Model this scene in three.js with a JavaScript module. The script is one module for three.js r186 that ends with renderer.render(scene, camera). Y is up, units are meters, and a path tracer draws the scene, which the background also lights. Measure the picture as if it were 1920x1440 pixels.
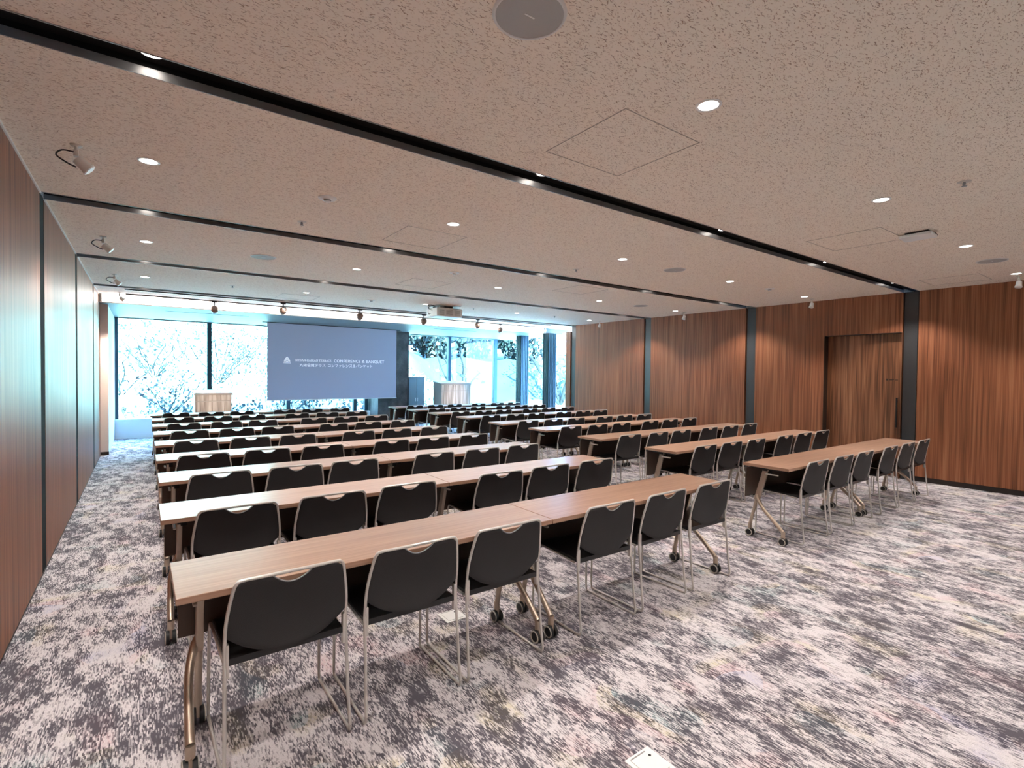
import * as THREE from 'three';
import { RoundedBoxGeometry } from 'three/addons/geometries/RoundedBoxGeometry.js';
import { mergeGeometries } from 'three/addons/utils/BufferGeometryUtils.js';
import { RectAreaLightUniformsLib } from 'three/addons/lights/RectAreaLightUniformsLib.js';

// ------------------------------------------------------------------ camera, sky, sun, exposure
RectAreaLightUniformsLib.init();
const scene = new THREE.Scene();
const renderer = new THREE.WebGLRenderer({ antialias: true });
renderer.toneMapping = THREE.LinearToneMapping;
renderer.toneMappingExposure = 2.15;
renderer.shadowMap.enabled = true;

const camera = new THREE.PerspectiveCamera(74.05, 4 / 3, 0.05, 300);
camera.position.set(-0.0925, 1.5502, 2.1839);
camera.up.set(0.00322557, 0.99971858, -0.02350205);
camera.lookAt(-0.0925 + 0.5875578, 1.5502 - 0.02091218, 2.1839 - 0.80891193);

const SKY = 13;
scene.background = new THREE.Color().setRGB(0.28 * SKY, 0.64 * SKY, 1.25 * SKY);

const sun = new THREE.DirectionalLight(new THREE.Color().setRGB(0.56, 0.97, 0.98), 68);
sun.name = 'sun';
sun.position.set(-10, 26, 16);
sun.target.position.set(3, 0, -18);
sun.castShadow = true;
sun.shadow.mapSize.set(2048, 2048);
Object.assign(sun.shadow.camera, { left: -30, right: 30, top: 30, bottom: -30, near: 1, far: 90 });
scene.add(sun, sun.target);

const LAMP = new THREE.Color().setRGB(1.0, 0.93, 0.87);
const WARM = new THREE.Color().setRGB(1.0, 0.88, 0.77), STAGE_I = 9;
const DOWN_I = 3.35, SLOT_I = 4.4;

// ------------------------------------------------------------------ helpers
let seedState = 12345;
const rnd = () => { seedState = (seedState + 0x6d2b79f5) | 0; let t = Math.imul(seedState ^ (seedState >>> 15), 1 | seedState); t = (t + Math.imul(t ^ (t >>> 7), 61 | t)) ^ t; return ((t ^ (t >>> 14)) >>> 0) / 4294967296; };
const rr = (a, b) => a + (b - a) * rnd();
const taken = new Map();
function numbered(name) { const n = taken.get(name) || 0; taken.set(name, n + 1); return n ? name + '_' + String(n).padStart(3, '0') : name; }
function shade(o) { o.castShadow = true; o.receiveShadow = true; return o; }
function part(name, geo, mat, parent) { const m = shade(new THREE.Mesh(geo, mat)); m.name = name; if (parent) parent.add(m); return m; }
function tag(o, label, category, group) { o.userData.label = label; o.userData.category = category; if (group) o.userData.group = group; return o; }
function thing(name, label, category, group) { const g = new THREE.Group(); g.name = numbered(name); tag(g, label, category, group); scene.add(g); return g; }
function struct(name) { const g = new THREE.Group(); g.name = name; g.userData.kind = 'structure'; scene.add(g); return g; }
// uv in metres by the direction each face points to
function metreUV(g, ou = 0, ov = 0) {
  if (g.index) g = g.toNonIndexed();
  const p = g.attributes.position, n = g.attributes.normal, uv = new Float32Array(p.count * 2);
  for (let i = 0; i < p.count; i += 3) {
    let ax = 0, ay = 0, az = 0;
    for (let k = 0; k < 3; k++) { ax += n.getX(i + k); ay += n.getY(i + k); az += n.getZ(i + k); }
    ax = Math.abs(ax); ay = Math.abs(ay); az = Math.abs(az);
    for (let k = 0; k < 3; k++) {
      const x = p.getX(i + k), y = p.getY(i + k), z = p.getZ(i + k);
      const [u, v] = ax >= ay && ax >= az ? [z, y] : ay >= az ? [x, z] : [x, y];
      uv[(i + k) * 2] = u + ou; uv[(i + k) * 2 + 1] = v + ov;
    }
  }
  g.setAttribute('uv', new THREE.BufferAttribute(uv, 2));
  return g;
}
// box from corner to corner, in the parent's coordinates
function bx(x0, x1, y0, y1, z0, z1, round = 0) {
  const w = x1 - x0, h = y1 - y0, d = z1 - z0;
  const g = round ? new RoundedBoxGeometry(w, h, d, 2, round) : new THREE.BoxGeometry(w, h, d);
  g.translate((x0 + x1) / 2, (y0 + y1) / 2, (z0 + z1) / 2);
  return metreUV(g);
}
const V = (x, y, z) => new THREE.Vector3(x, y, z);
function tube(pts, r, seg = 24, rad = 7) { return new THREE.TubeGeometry(new THREE.CatmullRomCurve3(pts.map((a) => V(...a)), false, 'catmullrom', 0.5), seg, r, rad, false).toNonIndexed(); }
function cyl(r0, r1, h, x, y, z, seg = 20) { return new THREE.CylinderGeometry(r0, r1, h, seg).translate(x, y, z).toNonIndexed(); }
function lathe(pts, seg = 28) { return new THREE.LatheGeometry(pts.map(([r, y]) => new THREE.Vector2(r, y)), seg).toNonIndexed(); }
const merge = (list) => mergeGeometries(list.map((g) => (g.index ? g.toNonIndexed() : g)));
const ORD = ['first', 'second', 'third', 'fourth', 'fifth', 'sixth', 'seventh', 'eighth', 'ninth'];

// ------------------------------------------------------------------ textures
function noiseTable(n, seed) { let s = seed; const t = new Float32Array(n * n); for (let i = 0; i < n * n; i++) { s = (Math.imul(s, 1664525) + 1013904223) | 0; t[i] = (s >>> 8) / 16777216; } return t; }
function tileNoise(table, n, u, v) {
  const x = u * n, y = v * n, x0 = Math.floor(x), y0 = Math.floor(y); let fx = x - x0, fy = y - y0;
  fx = fx * fx * (3 - 2 * fx); fy = fy * fy * (3 - 2 * fy);
  const a = ((x0 % n) + n) % n, b = (a + 1) % n, c = (((y0 % n) + n) % n) * n, d = (((((y0 % n) + n) % n) + 1) % n) * n;
  return (table[c + a] * (1 - fx) + table[c + b] * fx) * (1 - fy) + (table[d + a] * (1 - fx) + table[d + b] * fx) * fy;
}
// noise with different cell counts along u and v
function tileNoise2(table, n, nu, nv, u, v) {
  const x = u * nu, y = v * nv, x0 = Math.floor(x), y0 = Math.floor(y); let fx = x - x0, fy = y - y0;
  fx = fx * fx * (3 - 2 * fx); fy = fy * fy * (3 - 2 * fy);
  const a = ((x0 % nu) + nu) % nu, b = (a + 1) % nu, c = ((y0 % nv) + nv) % nv, d = (c + 1) % nv;
  const T = (p, q) => table[((q * 131 + p * 7919) % (n * n))];
  return (T(a, c) * (1 - fx) + T(b, c) * fx) * (1 - fy) + (T(a, d) * (1 - fx) + T(b, d) * fx) * fy;
}
function dataTex(w, h, fn, srgb = true) {
  const d = new Uint8Array(w * h * 4), o = [0, 0, 0];
  for (let y = 0; y < h; y++) for (let x = 0; x < w; x++) { fn(x, y, o); const i = (y * w + x) * 4; d[i] = Math.max(0, Math.min(255, o[0])); d[i + 1] = Math.max(0, Math.min(255, o[1])); d[i + 2] = Math.max(0, Math.min(255, o[2])); d[i + 3] = 255; }
  const t = new THREE.DataTexture(d, w, h, THREE.RGBAFormat); t.magFilter = THREE.LinearFilter; t.minFilter = THREE.LinearMipmapLinearFilter; t.generateMipmaps = true;
  t.wrapS = t.wrapT = THREE.RepeatWrapping; if (srgb) t.colorSpace = THREE.SRGBColorSpace; t.needsUpdate = true; return t;
}
function canvasTex(w, h, draw, srgb = true) {
  const c = document.createElement('canvas'); c.width = w; c.height = h; draw(c.getContext('2d'), w, h);
  const t = new THREE.CanvasTexture(c); t.wrapS = t.wrapT = THREE.RepeatWrapping; if (srgb) t.colorSpace = THREE.SRGBColorSpace; return t;
}

// carpet: loops running along z, pale and dark yarns in blotches, a few coloured yarns (tile of 3 m)
const CARPET_M = 3;
const carpetTex = (() => {
  const N = 2048, A = noiseTable(64, 11), B = noiseTable(64, 23), C = noiseTable(64, 37), D = noiseTable(64, 53), E2 = noiseTable(256, 71);
  const colOff = new Float32Array(N); for (let i = 0; i < N; i++) colOff[i] = rnd() * 40;
  const hash = noiseTable(1024, 97);
  const yarn = [[210, 203, 205], [176, 169, 172], [128, 122, 128], [85, 81, 89]];
  const tints = [[150, 196, 194], [212, 206, 160], [212, 174, 176], [166, 170, 206]];
  return dataTex(N, N, (x, y, o) => {
    const u = x / N, v = y / N, col = Math.floor(x / 3);
    const cell = Math.floor((y + colOff[col]) / 14);
    const h = hash[((cell & 1023) * 1024 + (col & 1023)) % (1024 * 1024)];
    const blot = 0.26 * tileNoise2(A, 64, 22, 14, u, v) + 0.4 * tileNoise2(B, 64, 58, 30, u, v) + 0.26 * tileNoise2(E2, 256, 150, 62, u, v);
    const t = 0.5 + (blot - 0.46) * 1.55 + (h - 0.5) * 0.72 - 0.055;
    const k = t < 0.28 ? 0 : t < 0.46 ? 1 : t < 0.62 ? 2 : 3;
    const c = yarn[k];
    const hue = tileNoise2(C, 64, 26, 18, u, v), which = tileNoise2(D, 64, 13, 11, u, v);
    let m = hue > 0.56 ? Math.min(1, (hue - 0.56) * 3) * 0.5 : 0; if (h < 0.45) m *= 0.35;
    const ti = tints[Math.min(3, Math.floor(which * 4))], g = hash[(x * 769 + y * 1024) % (1024 * 1024)];
    const f = 0.9 + 0.2 * g;
    for (let q = 0; q < 3; q++) o[q] = (c[q] * (1 - m) + (c[q] / 215) * ti[q] * m) * f;
  });
})();

// rock-wool ceiling board: pale field with short dark worm tracks (tile of 2.4 m)
const ceilTex = canvasTex(2048, 2048, (g, W) => {
  g.fillStyle = '#f8ecdd'; g.fillRect(0, 0, W, W);
  const px = W / 2.4;
  for (let i = 0; i < 42000; i++) { g.fillStyle = `rgba(${rnd() < 0.45 ? '255,246,234' : '190,166,142'},0.42)`; g.fillRect(rnd() * W, rnd() * W, 2 + rnd() * 5, 1 + rnd() * 2); }
  g.lineCap = 'round';
  for (let i = 0; i < 23000; i++) {
    const x = rnd() * W, y = rnd() * W, len = (0.003 + rnd() * rnd() * 0.024) * px; let a = (rnd() - 0.5) * 0.9 + (rnd() < 0.16 ? (rnd() - 0.5) * 2.4 : 0);
    const steps = 3 + Math.floor(rnd() * 3), bends = [...Array(steps)].map(() => (rnd() - 0.5) * 1.3);
    const d = 112 + rnd() * 60; g.strokeStyle = `rgba(${d | 0},${(d * 0.76) | 0},${(d * 0.6) | 0},${0.5 + rnd() * 0.4})`; g.lineWidth = 0.7 + rnd() * 1.5;
    for (const ox of [0, -W, W]) for (const oy of [0, -W, W]) {
      if (x + ox < -40 || x + ox > W + 40 || y + oy < -40 || y + oy > W + 40) continue;
      g.beginPath(); let cx = x + ox, cy = y + oy, ca = a; g.moveTo(cx, cy);
      for (let s = 0; s < steps; s++) { ca = a + bends[s]; cx += Math.cos(ca) * len / steps; cy += Math.sin(ca) * len / steps; g.lineTo(cx, cy); }
      g.stroke();
    }
  }
});

// straight-grained veneer, grain along v; base colours in sRGB
function veneer(w, h, seed, lo, mid, hi, nu, nv, contrast = 1) {
  const A = noiseTable(256, seed), B = noiseTable(256, seed + 9), C = noiseTable(64, seed + 17), D = noiseTable(256, seed + 31);
  return dataTex(w, h, (x, y, o) => {
    const u = x / w, v = y / h, wob = 0.007 * (tileNoise2(C, 64, 6, 5, u, v) - 0.5);
    const uu = ((u + wob) % 1 + 1) % 1;
    let t = 0.40 * tileNoise2(A, 256, nu, nv, uu, v) + 0.30 * tileNoise2(B, 256, nu * 3, nv * 2, uu, v) + 0.22 * tileNoise2(D, 256, nu * 7, nv * 3, uu, v) + 0.16 * tileNoise2(C, 64, 9, 2, u, v);
    t = 0.5 + (t - 0.54) * 2.1 * contrast; t = Math.max(0, Math.min(1, t));
    const a = t < 0.5 ? lo : mid, b = t < 0.5 ? mid : hi, k = t < 0.5 ? t * 2 : t * 2 - 1;
    for (let q = 0; q < 3; q++) o[q] = a[q] * (1 - k) + b[q] * k;
  });
}
const wallWood = [veneer(1024, 1024, 301, [94, 55, 37], [142, 88, 60], [174, 120, 88], 90, 3, 0.62), veneer(1024, 1024, 377, [90, 52, 35], [138, 84, 57], [170, 116, 84], 84, 4, 0.62)];
const doorWood = veneer(512, 1024, 411, [84, 50, 30], [128, 82, 54], [160, 110, 78], 40, 3);
const topWood = veneer(512, 1024, 511, [146, 112, 92], [168, 132, 110], [186, 151, 129], 60, 5, 0.5);   // turned below so that the grain runs along x
const lecternWood = veneer(512, 512, 611, [138, 118, 102], [180, 158, 140], [206, 188, 172], 26, 2, 1.1);
const meshTex = dataTex(128, 128, (x, y, o) => {
  const cx = (x % 16) - 8 + ((y >> 3) & 1 ? 8 : 0), xx = ((cx + 8) % 16) - 8, yy = (y % 8) - 4, r = Math.hypot(xx * 0.8, yy * 1.2);
  const k = r < 3.2 ? 12 : 48; o[0] = k; o[1] = k * 0.97; o[2] = k * 0.99;
});
const stoneTex = (() => { const A = noiseTable(64, 801), B = noiseTable(64, 811), C = noiseTable(256, 821); return dataTex(512, 512, (x, y, o) => { const u = x / 512, v = y / 512; let t = 0.5 * tileNoise2(A, 64, 7, 5, u, v) + 0.3 * tileNoise2(B, 64, 18, 13, u, v) + 0.2 * tileNoise2(C, 256, 60, 60, u, v); t = 40 + t * 70; o[0] = t * 1.04; o[1] = t * 0.98; o[2] = t * 0.95; }); })();

// ------------------------------------------------------------------ materials
const std = (name, o) => { const m = new THREE.MeshStandardMaterial(o); m.name = name; return m; };
const lin = (r, g, b) => new THREE.Color().setRGB(r, g, b);
function rep(t, su, sv, rot = 0) { const c = t.clone(); c.repeat.set(su, sv); c.rotation = rot; c.needsUpdate = true; return c; }
const M = {
  carpet: std('carpet', { map: rep(carpetTex, 1 / CARPET_M, 1 / CARPET_M), roughness: 0.95 }),
  ceiling: std('ceiling_board', { map: rep(ceilTex, 1 / 2.4, 1 / 2.4), bumpMap: rep(ceilTex, 1 / 2.4, 1 / 2.4), bumpScale: 0.0015, roughness: 0.95 }),
  soffit: std('soffit_paint', { color: lin(0.15, 0.16, 0.158), roughness: 0.5 }),
  wood: wallWood.map((t) => Object.assign(new THREE.MeshPhysicalMaterial({ map: rep(t, 1 / 1.3, 1 / 2.9), roughness: 0.44, specularIntensity: 0.55 }), { name: 'wall_veneer' })),
  doorWood: std('door_veneer', { map: rep(doorWood, 1 / 1.0, 1 / 2.3), roughness: 0.45 }),
  darkWood: std('dark_reveal', { color: lin(0.035, 0.022, 0.015), roughness: 0.5 }),
  pillar: std('charcoal_metal', { color: lin(0.055, 0.057, 0.06), roughness: 0.34, metalness: 0.25 }),
  black: Object.assign(new THREE.MeshPhysicalMaterial({ color: lin(0.008, 0.008, 0.008), roughness: 0.9, specularIntensity: 0.3 }), { name: 'black_recess' }),
  base: std('dark_skirting', { color: lin(0.02, 0.013, 0.011), roughness: 0.6 }),
  slotTrim: std('satin_grey_trim', { color: lin(0.32, 0.31, 0.30), roughness: 0.35, metalness: 0.5 }),
  whiteTrim: std('white_trim', { color: lin(0.75, 0.72, 0.69), roughness: 0.5 }),
  plaster: std('white_plaster', { color: lin(0.78, 0.76, 0.74), roughness: 0.8 }),
  top: std('table_laminate', { map: rep(topWood, 1 / 0.6, 1 / 1.9, Math.PI / 2), roughness: 0.33 }),
  modesty: std('brown_panel', { color: lin(0.085, 0.058, 0.042), roughness: 0.5 }),
  champagne: std('champagne_metal', { color: lin(0.52, 0.42, 0.33), roughness: 0.36, metalness: 0.75 }),
  darkMetal: std('dark_metal', { color: lin(0.03, 0.03, 0.03), roughness: 0.5, metalness: 0.4 }),
  wheel: std('black_rubber', { color: lin(0.012, 0.012, 0.013), roughness: 0.55 }),
  wheelRing: std('grey_hub', { color: lin(0.45, 0.42, 0.37), roughness: 0.5 }),
  silver: std('silver_rod', { color: lin(0.66, 0.62, 0.58), roughness: 0.34, metalness: 0.45 }),
  mesh: std('black_mesh', { map: rep(meshTex, 1 / 0.032, 1 / 0.032), roughness: 0.75 }),
  seat: std('black_seat', { color: lin(0.011, 0.011, 0.012), roughness: 0.36 }),
  white: std('white_plastic', { color: lin(0.84, 0.83, 0.81), roughness: 0.4 }),
  cream: std('cream_plastic', { color: lin(0.66, 0.61, 0.54), roughness: 0.45 }),
  grille: std('speaker_grille', { color: lin(0.42, 0.40, 0.38), roughness: 0.6 }),
  grey: std('grey_plastic', { color: lin(0.28, 0.28, 0.28), roughness: 0.5 }),
  bronze: std('bronze_ball', { color: lin(0.30, 0.20, 0.16), roughness: 0.3, metalness: 0.6 }),
  cable: std('black_cable', { color: lin(0.012, 0.011, 0.01), roughness: 0.5 }),
  stone: std('dark_stone', { map: rep(stoneTex, 0.8, 0.8), roughness: 0.35 }),
  cabinet: std('blue_grey_cabinet', { color: lin(0.22, 0.27, 0.30), roughness: 0.5 }),
  lectern: std('striped_oak', { map: rep(lecternWood, 1.3, 0.8), roughness: 0.45 }),
  lecternTop: std('pale_oak_top', { color: lin(0.36, 0.29, 0.23), roughness: 0.45 }),
  frame: std('window_metal', { color: lin(0.03, 0.055, 0.07), roughness: 0.35, metalness: 0.6 }),
  fin: std('ribbed_column_metal', { color: lin(0.012, 0.032, 0.048), roughness: 0.38, metalness: 0.2 }),
  glass: Object.assign(new THREE.MeshPhysicalMaterial({ color: lin(0.94, 1, 1), transmission: 1, roughness: 0, thickness: 0, ior: 1.5 }), { name: 'window_glass' }),
  lens: std('lamp_lens', { color: lin(0.9, 0.9, 0.9), emissive: LAMP.clone(), emissiveIntensity: 6, roughness: 0.6 }),
  cove: std('cove_light_lens', { color: lin(0.9, 0.9, 0.9), emissive: lin(1, 0.95, 0.91), emissiveIntensity: 4.0, roughness: 0.6 }),
};

// ------------------------------------------------------------------ room dimensions (metres)
const H = 2.85, XL = -0.70, XR = 9.295, ZB = 3.3, ZS = -9.1, ZW = -12.15, SOF = 2.70, XG = 9.55;
const SLOT = [2.07, -0.421, -2.919, -5.372, -7.865], SW = 0.2;        // near edges of the ceiling slots, and their width
const LX = [-0.056, 2.115, 4.286, 6.457, 8.628];                       // lamp columns
const LZ = [0.727, -1.754, -4.234, -6.683];                            // lamp rows between the slots

// ------------------------------------------------------------------ floor
const floor = part('floor', bx(-1.2, 10.2, -0.2, 0, ZW - 0.3, ZB + 0.3), M.carpet); floor.userData.kind = 'structure'; scene.add(floor);

// ------------------------------------------------------------------ ceiling: boards between dark slots
const ceiling = struct('ceiling');
{
  const edges = [ZB + 0.3, ...SLOT.flatMap((z) => [z, z - SW]), ZS];
  for (let i = 0; i < edges.length; i += 2) part('ceiling_board', bx(-1.2, 10.2, H, H + 0.2, edges[i + 1], edges[i]), M.ceiling, ceiling);
  for (const z of SLOT) {
    part('slot_recess', bx(-1.2, 10.2, H + 0.062, H + 0.2, z - SW, z), M.black, ceiling);
    part('slot_recess', bx(XL, XR, H + 0.034, H + 0.062, z - SW, z - SW + 0.003), M.black, ceiling);
    part('slot_recess', bx(XL, XR, H + 0.006, H + 0.062, z - 0.003, z), M.black, ceiling);
    part('slot_trim', bx(XL, XR, H - 0.004, H + 0.034, z - SW - 0.001, z - SW + 0.005), M.slotTrim, ceiling);
    part('slot_trim', bx(XL, XR, H - 0.004, H + 0.006, z - 0.004, z + 0.001), M.slotTrim, ceiling);
  }
  part('roof_slab', bx(-1.3, 10.3, H + 0.2, H + 0.45, ZW - 0.25, ZB + 0.4), M.plaster, ceiling);
  // lower soffit in front of the windows
  part('window_soffit', bx(-1.2, 10.2, SOF, H + 0.2, ZW - 0.2, ZS - 0.012), M.soffit, ceiling);
  part('air_slot', bx(0.28, 1.75, SOF - 0.003, SOF + 0.001, -9.93, -9.905), M.black, ceiling);
  part('air_slot', bx(6.1, 7.4, SOF - 0.003, SOF + 0.001, -9.87, -9.845), M.black, ceiling);
  // access hatches, 600 mm square
  for (const [x0, z0] of [[1.82, -0.14], [5.075, -0.145], [8.285, -0.155], [1.82, -2.655], [2.94, -4.96], [1.82, -7.64], [5.08, -3.9]]) {
    const w = 0.61, t = 0.005, y = H - 0.0018;
    part('access_hatch', merge([bx(x0, x0 + w, y, H + 0.001, z0, z0 + t), bx(x0, x0 + w, y, H + 0.001, z0 + w - t, z0 + w), bx(x0, x0 + t, y, H + 0.001, z0 + t, z0 + w - t), bx(x0 + w - t, x0 + w, y, H + 0.001, z0 + t, z0 + w - t)]), std('hatch_rim', { color: lin(0.42, 0.35, 0.29), roughness: 0.5 }), ceiling);
  }
}

// ------------------------------------------------------------------ walls
const wallLeft = struct('wall_left'), wallRight = struct('wall_right'), wallBack = struct('wall_back'), wallFront = struct('wall_front');
{
  let k = 0;
  // left: panels between flush dark strips
  part('wall_core', bx(-1.2, XL - 0.05, 0, H, ZW - 0.2, ZB + 0.2), M.plaster, wallLeft);
  const zs = [ZB, ...SLOT.flatMap((z) => [z, z - SW]), -9.47];
  for (let i = 0; i < zs.length; i += 2) part('wood_panel', metreUV(bx(XL - 0.05, XL, 0.01, H - 0.012, zs[i + 1] + 0.004, zs[i] - 0.004), k * 0.37), M.wood[k++ % 2], wallLeft);
  for (const z of SLOT) part('dark_strip', bx(XL - 0.05, XL - 0.0015, 0, H, z - SW + 0.004, z - 0.004), M.black, wallLeft);
  for (let i = 0; i < zs.length; i += 2) part('cornice_trim', bx(XL - 0.03, XL + 0.01, H - 0.012, H, Math.max(ZS, zs[i + 1]), zs[i]), M.whiteTrim, wallLeft);
  part('skirting', bx(XL - 0.03, XL + 0.002, 0, 0.012, -9.47, ZB), M.base, wallLeft);
  // pilaster step and the plain wall beside the window
  part('pilaster', bx(XL - 0.06, XL + 0.115, 0.06, H, -9.56, -9.47), std('pale_pilaster', { color: lin(0.74, 0.64, 0.58), roughness: 0.6 }), wallLeft);
  part('skirting', bx(XL - 0.06, XL + 0.117, 0, 0.06, -9.56, -9.468), M.base, wallLeft);
  part('window_jamb_wall', bx(XL - 0.06, XL + 0.11, 0, SOF, ZW - 0.2, -9.56), M.plaster, wallLeft);

  // right: panels, recessed charcoal pillars, a doorway
  part('wall_core', bx(XR + 0.2, 10.2, 0, H, -8.2, ZB + 0.2), M.plaster, wallRight);
  const BY = 0.075;
  const panel = (z0, z1, y0 = BY, y1 = H) => { part('wood_panel', metreUV(bx(XR, XR + 0.2, y0, y1, z0, z1), k * 0.41 + 0.13, 0), M.wood[k++ % 2], wallRight); };
  panel(2.07, ZB); panel(0.9, 2.067, BY, H); panel(-0.421, 0.897);
  panel(-1.715, -0.621, 2.245, H); panel(-2.919, -1.718);
  panel(-4.24, -3.119); panel(-5.372, -4.243);
  panel(-6.72, -5.572); panel(-7.865, -6.723);
  part('wood_panel', bx(XR, XR + 0.26, BY, SOF, -8.25, -8.065), M.wood[0], wallRight);
  for (const z of SLOT) {
    part('charcoal_pillar', bx(XR + 0.028, XR + 0.2, 0, H, z - SW + 0.016, z - 0.016), M.pillar, wallRight);
    part('shadow_gap', bx(XR + 0.06, XR + 0.2, 0, H, z - SW, z), M.black, wallRight);
  }
  part('skirting', bx(XR + 0.012, XR + 0.2, 0, BY, -0.421, ZB), M.base, wallRight);
  part('skirting', bx(XR + 0.012, XR + 0.2, 0, BY, -8.25, -1.715), M.base, wallRight);

  // back wall behind the camera
  part('wall_core', bx(-1.2, 10.2, 0, H, ZB + 0.04, ZB + 0.25), M.plaster, wallBack);
  for (let i = 0; i < 7; i++) part('wall_board', metreUV(bx(XL + i * 1.428, XL + (i + 1) * 1.428 - 0.004, 0.01, H, ZB, ZB + 0.05), i * 0.3), M.plaster, wallBack);

  // front: low sill below the glass
  part('window_sill', bx(XL, XG, 0, 0.43, ZW - 0.12, ZW + 0.16), M.plaster, wallFront);
  part('window_head', bx(XL, XG + 0.2, SOF - 0.02, SOF + 0.02, ZW - 0.06, ZW + 0.06), M.frame, wallFront);
  part('window_sill', bx(XG - 0.12, XG + 0.1, 0, 0.12, ZW, -8.25), M.plaster, wallFront);
}
// door in the right wall
{
  const d = struct('door_1'), X = XR + 0.14;
  part('door_leaf', bx(X, X + 0.05, 0.008, 2.24, -1.712, -0.624), M.doorWood, d);
  part('door_frame', merge([bx(XR + 0.002, X, 0, 2.245, -1.7155, -1.709), bx(XR + 0.002, X, 2.2385, 2.2445, -1.709, -0.627)]), M.darkWood, d);
  part('door_frame', bx(XR - 0.004, X, 0, 2.245, -0.627, -0.617), M.doorWood, d);
  const h = part('door_handle', bx(X - 0.035, X - 0.012, 0.775, 1.235, -0.715, -0.695, 0.004), M.cable, d);
  part('handle_mount', merge([bx(X - 0.02, X, 0.82, 0.835, -0.712, -0.698), bx(X - 0.02, X, 1.175, 1.19, -0.712, -0.698)]), M.cable, h);
  // small dark lettering plate on the leaf
  const s = part('door_sign', bx(X - 0.0015, X, 1.502, 1.532, -0.858, -0.828), std('dark_print', { color: lin(0.03, 0.016, 0.01), roughness: 0.6 }), d);
  part('sign_lettering', merge([bx(X - 0.001, X, 1.506, 1.522, -0.815, -0.77), bx(X - 0.001, X, 1.512, 1.528, -0.775, -0.752), bx(X - 0.001, X, 1.506, 1.518, -0.738, -0.702)]), s.material, s);
}

// ------------------------------------------------------------------ windows
{
  let n = 1;
  const posts = [-0.565, 1.225, 3.02, 4.80, 5.12, 7.83, XG];
  const win = (g) => { const w = struct('window_' + n++); g(w); };
  for (let i = 0; i < posts.length - 1; i++) {
    const a = posts[i], b = posts[i + 1]; if (i === 3) continue;
    win((w) => {
      part('pane', bx(a + 0.03, b - 0.03, 0.43, SOF, ZW - 0.006, ZW), M.glass, w);
      part('mullion', bx(a - (i ? 0.05 : 0.02), a + (i ? 0.05 : 0.04), 0.43, SOF, ZW - 0.07, ZW + 0.05, 0.006), M.frame, w);
      if (i === 2) part('mullion', bx(b - 0.05, b + 0.04, 0.43, SOF, ZW - 0.07, ZW + 0.05), M.frame, w);
    });
  }
  win((w) => { part('corner_post', bx(XG - 0.02, XG + 0.12, 0, SOF, ZW - 0.1, ZW + 0.03), M.frame, w); part('pane', bx(XG, XG + 0.006, 0.12, SOF, -10.42, ZW + 0.03), M.glass, w); });
  const column = (z) => {
    win((w) => {
      part('column', bx(9.205, 9.50, 0, SOF, z - 0.245, z), M.fin, w);
      for (let i = 0; i < 5; i++) part('rib', bx(9.215 + i * 0.058, 9.235 + i * 0.058, 0, SOF, z, z + 0.012), M.fin, w);
      for (let i = 0; i < 4; i++) part('rib', bx(9.193, 9.205, 0, SOF, z - 0.05 - i * 0.058, z - 0.03 - i * 0.058), M.fin, w);
      part('pane', bx(XG, XG + 0.006, 0.12, SOF, z - 0.0, z + (z > -9.5 ? 0.63 : 1.05)), M.glass, w);
    });
  };
  column(-8.88); column(-10.17);
  // the solid reveal between the glass and the stone pillar
  const pil = struct('trim_1');
  part('stone_pillar', bx(5.19, 6.06, 0, SOF, ZW - 0.05, -11.4), M.stone, pil);
  part('pillar_edge', bx(6.06, 6.15, 0, SOF, ZW - 0.05, -11.5), M.pillar, pil);
}

// ------------------------------------------------------------------ lamps
function lampLight(g, intensity, angle, penumbra, dy) {
  const s = new THREE.SpotLight(LAMP, intensity, 0, angle, penumbra, 2);
  s.name = 'lamp_light'; s.position.set(0, dy, 0); s.target.position.set(0, dy - 1, 0); s.castShadow = true; s.shadow.mapSize.set(512, 512); s.shadow.radius = 2.2;
  g.add(s, s.target);
}
const ringGeo = lathe([[0.046, 0.0], [0.047, -0.004], [0.056, -0.005], [0.06, -0.003], [0.06, 0.001]]);
const lensGeo = cyl(0.047, 0.047, 0.003, 0, -0.0005, 0, 28);
const rowName = ['nearest the camera', 'second from the camera', 'third from the camera', 'farthest from the camera'];
const colName = ['leftmost', 'second from left', 'middle', 'second from right', 'rightmost'];
LZ.forEach((z, r) => LX.forEach((x, c) => {
  const g = thing('downlight', `${colName[c]} round downlight in the ceiling bay ${rowName[r]}`, 'downlight', 'round downlights between the ceiling slots');
  g.position.set(x, H, z);
  part('trim_ring', ringGeo, M.white, g); part('lens', lensGeo, M.lens, g);
  lampLight(g, DOWN_I * (r === 3 ? 0.75 : 1), 0.72, 0.5, -0.012);
}));
const slotName = ['behind the camera', 'nearest the camera', 'second from the camera', 'third from the camera', 'farthest from the camera'];
SLOT.forEach((z, r) => LX.forEach((x, c) => {
  const g = thing('slot_downlight', `${colName[c]} downlight inside the black ceiling slot ${slotName[r]}`, 'downlight', 'downlights inside the black ceiling slots');
  g.position.set(x, H + 0.06, z - SW / 2);
  part('trim_ring', ringGeo, M.black, g); part('lens', lensGeo, M.lens, g);
  lampLight(g, SLOT_I * (r === 4 ? 0.5 : 1), 0.98, 0.3, -0.012);
}));
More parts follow.
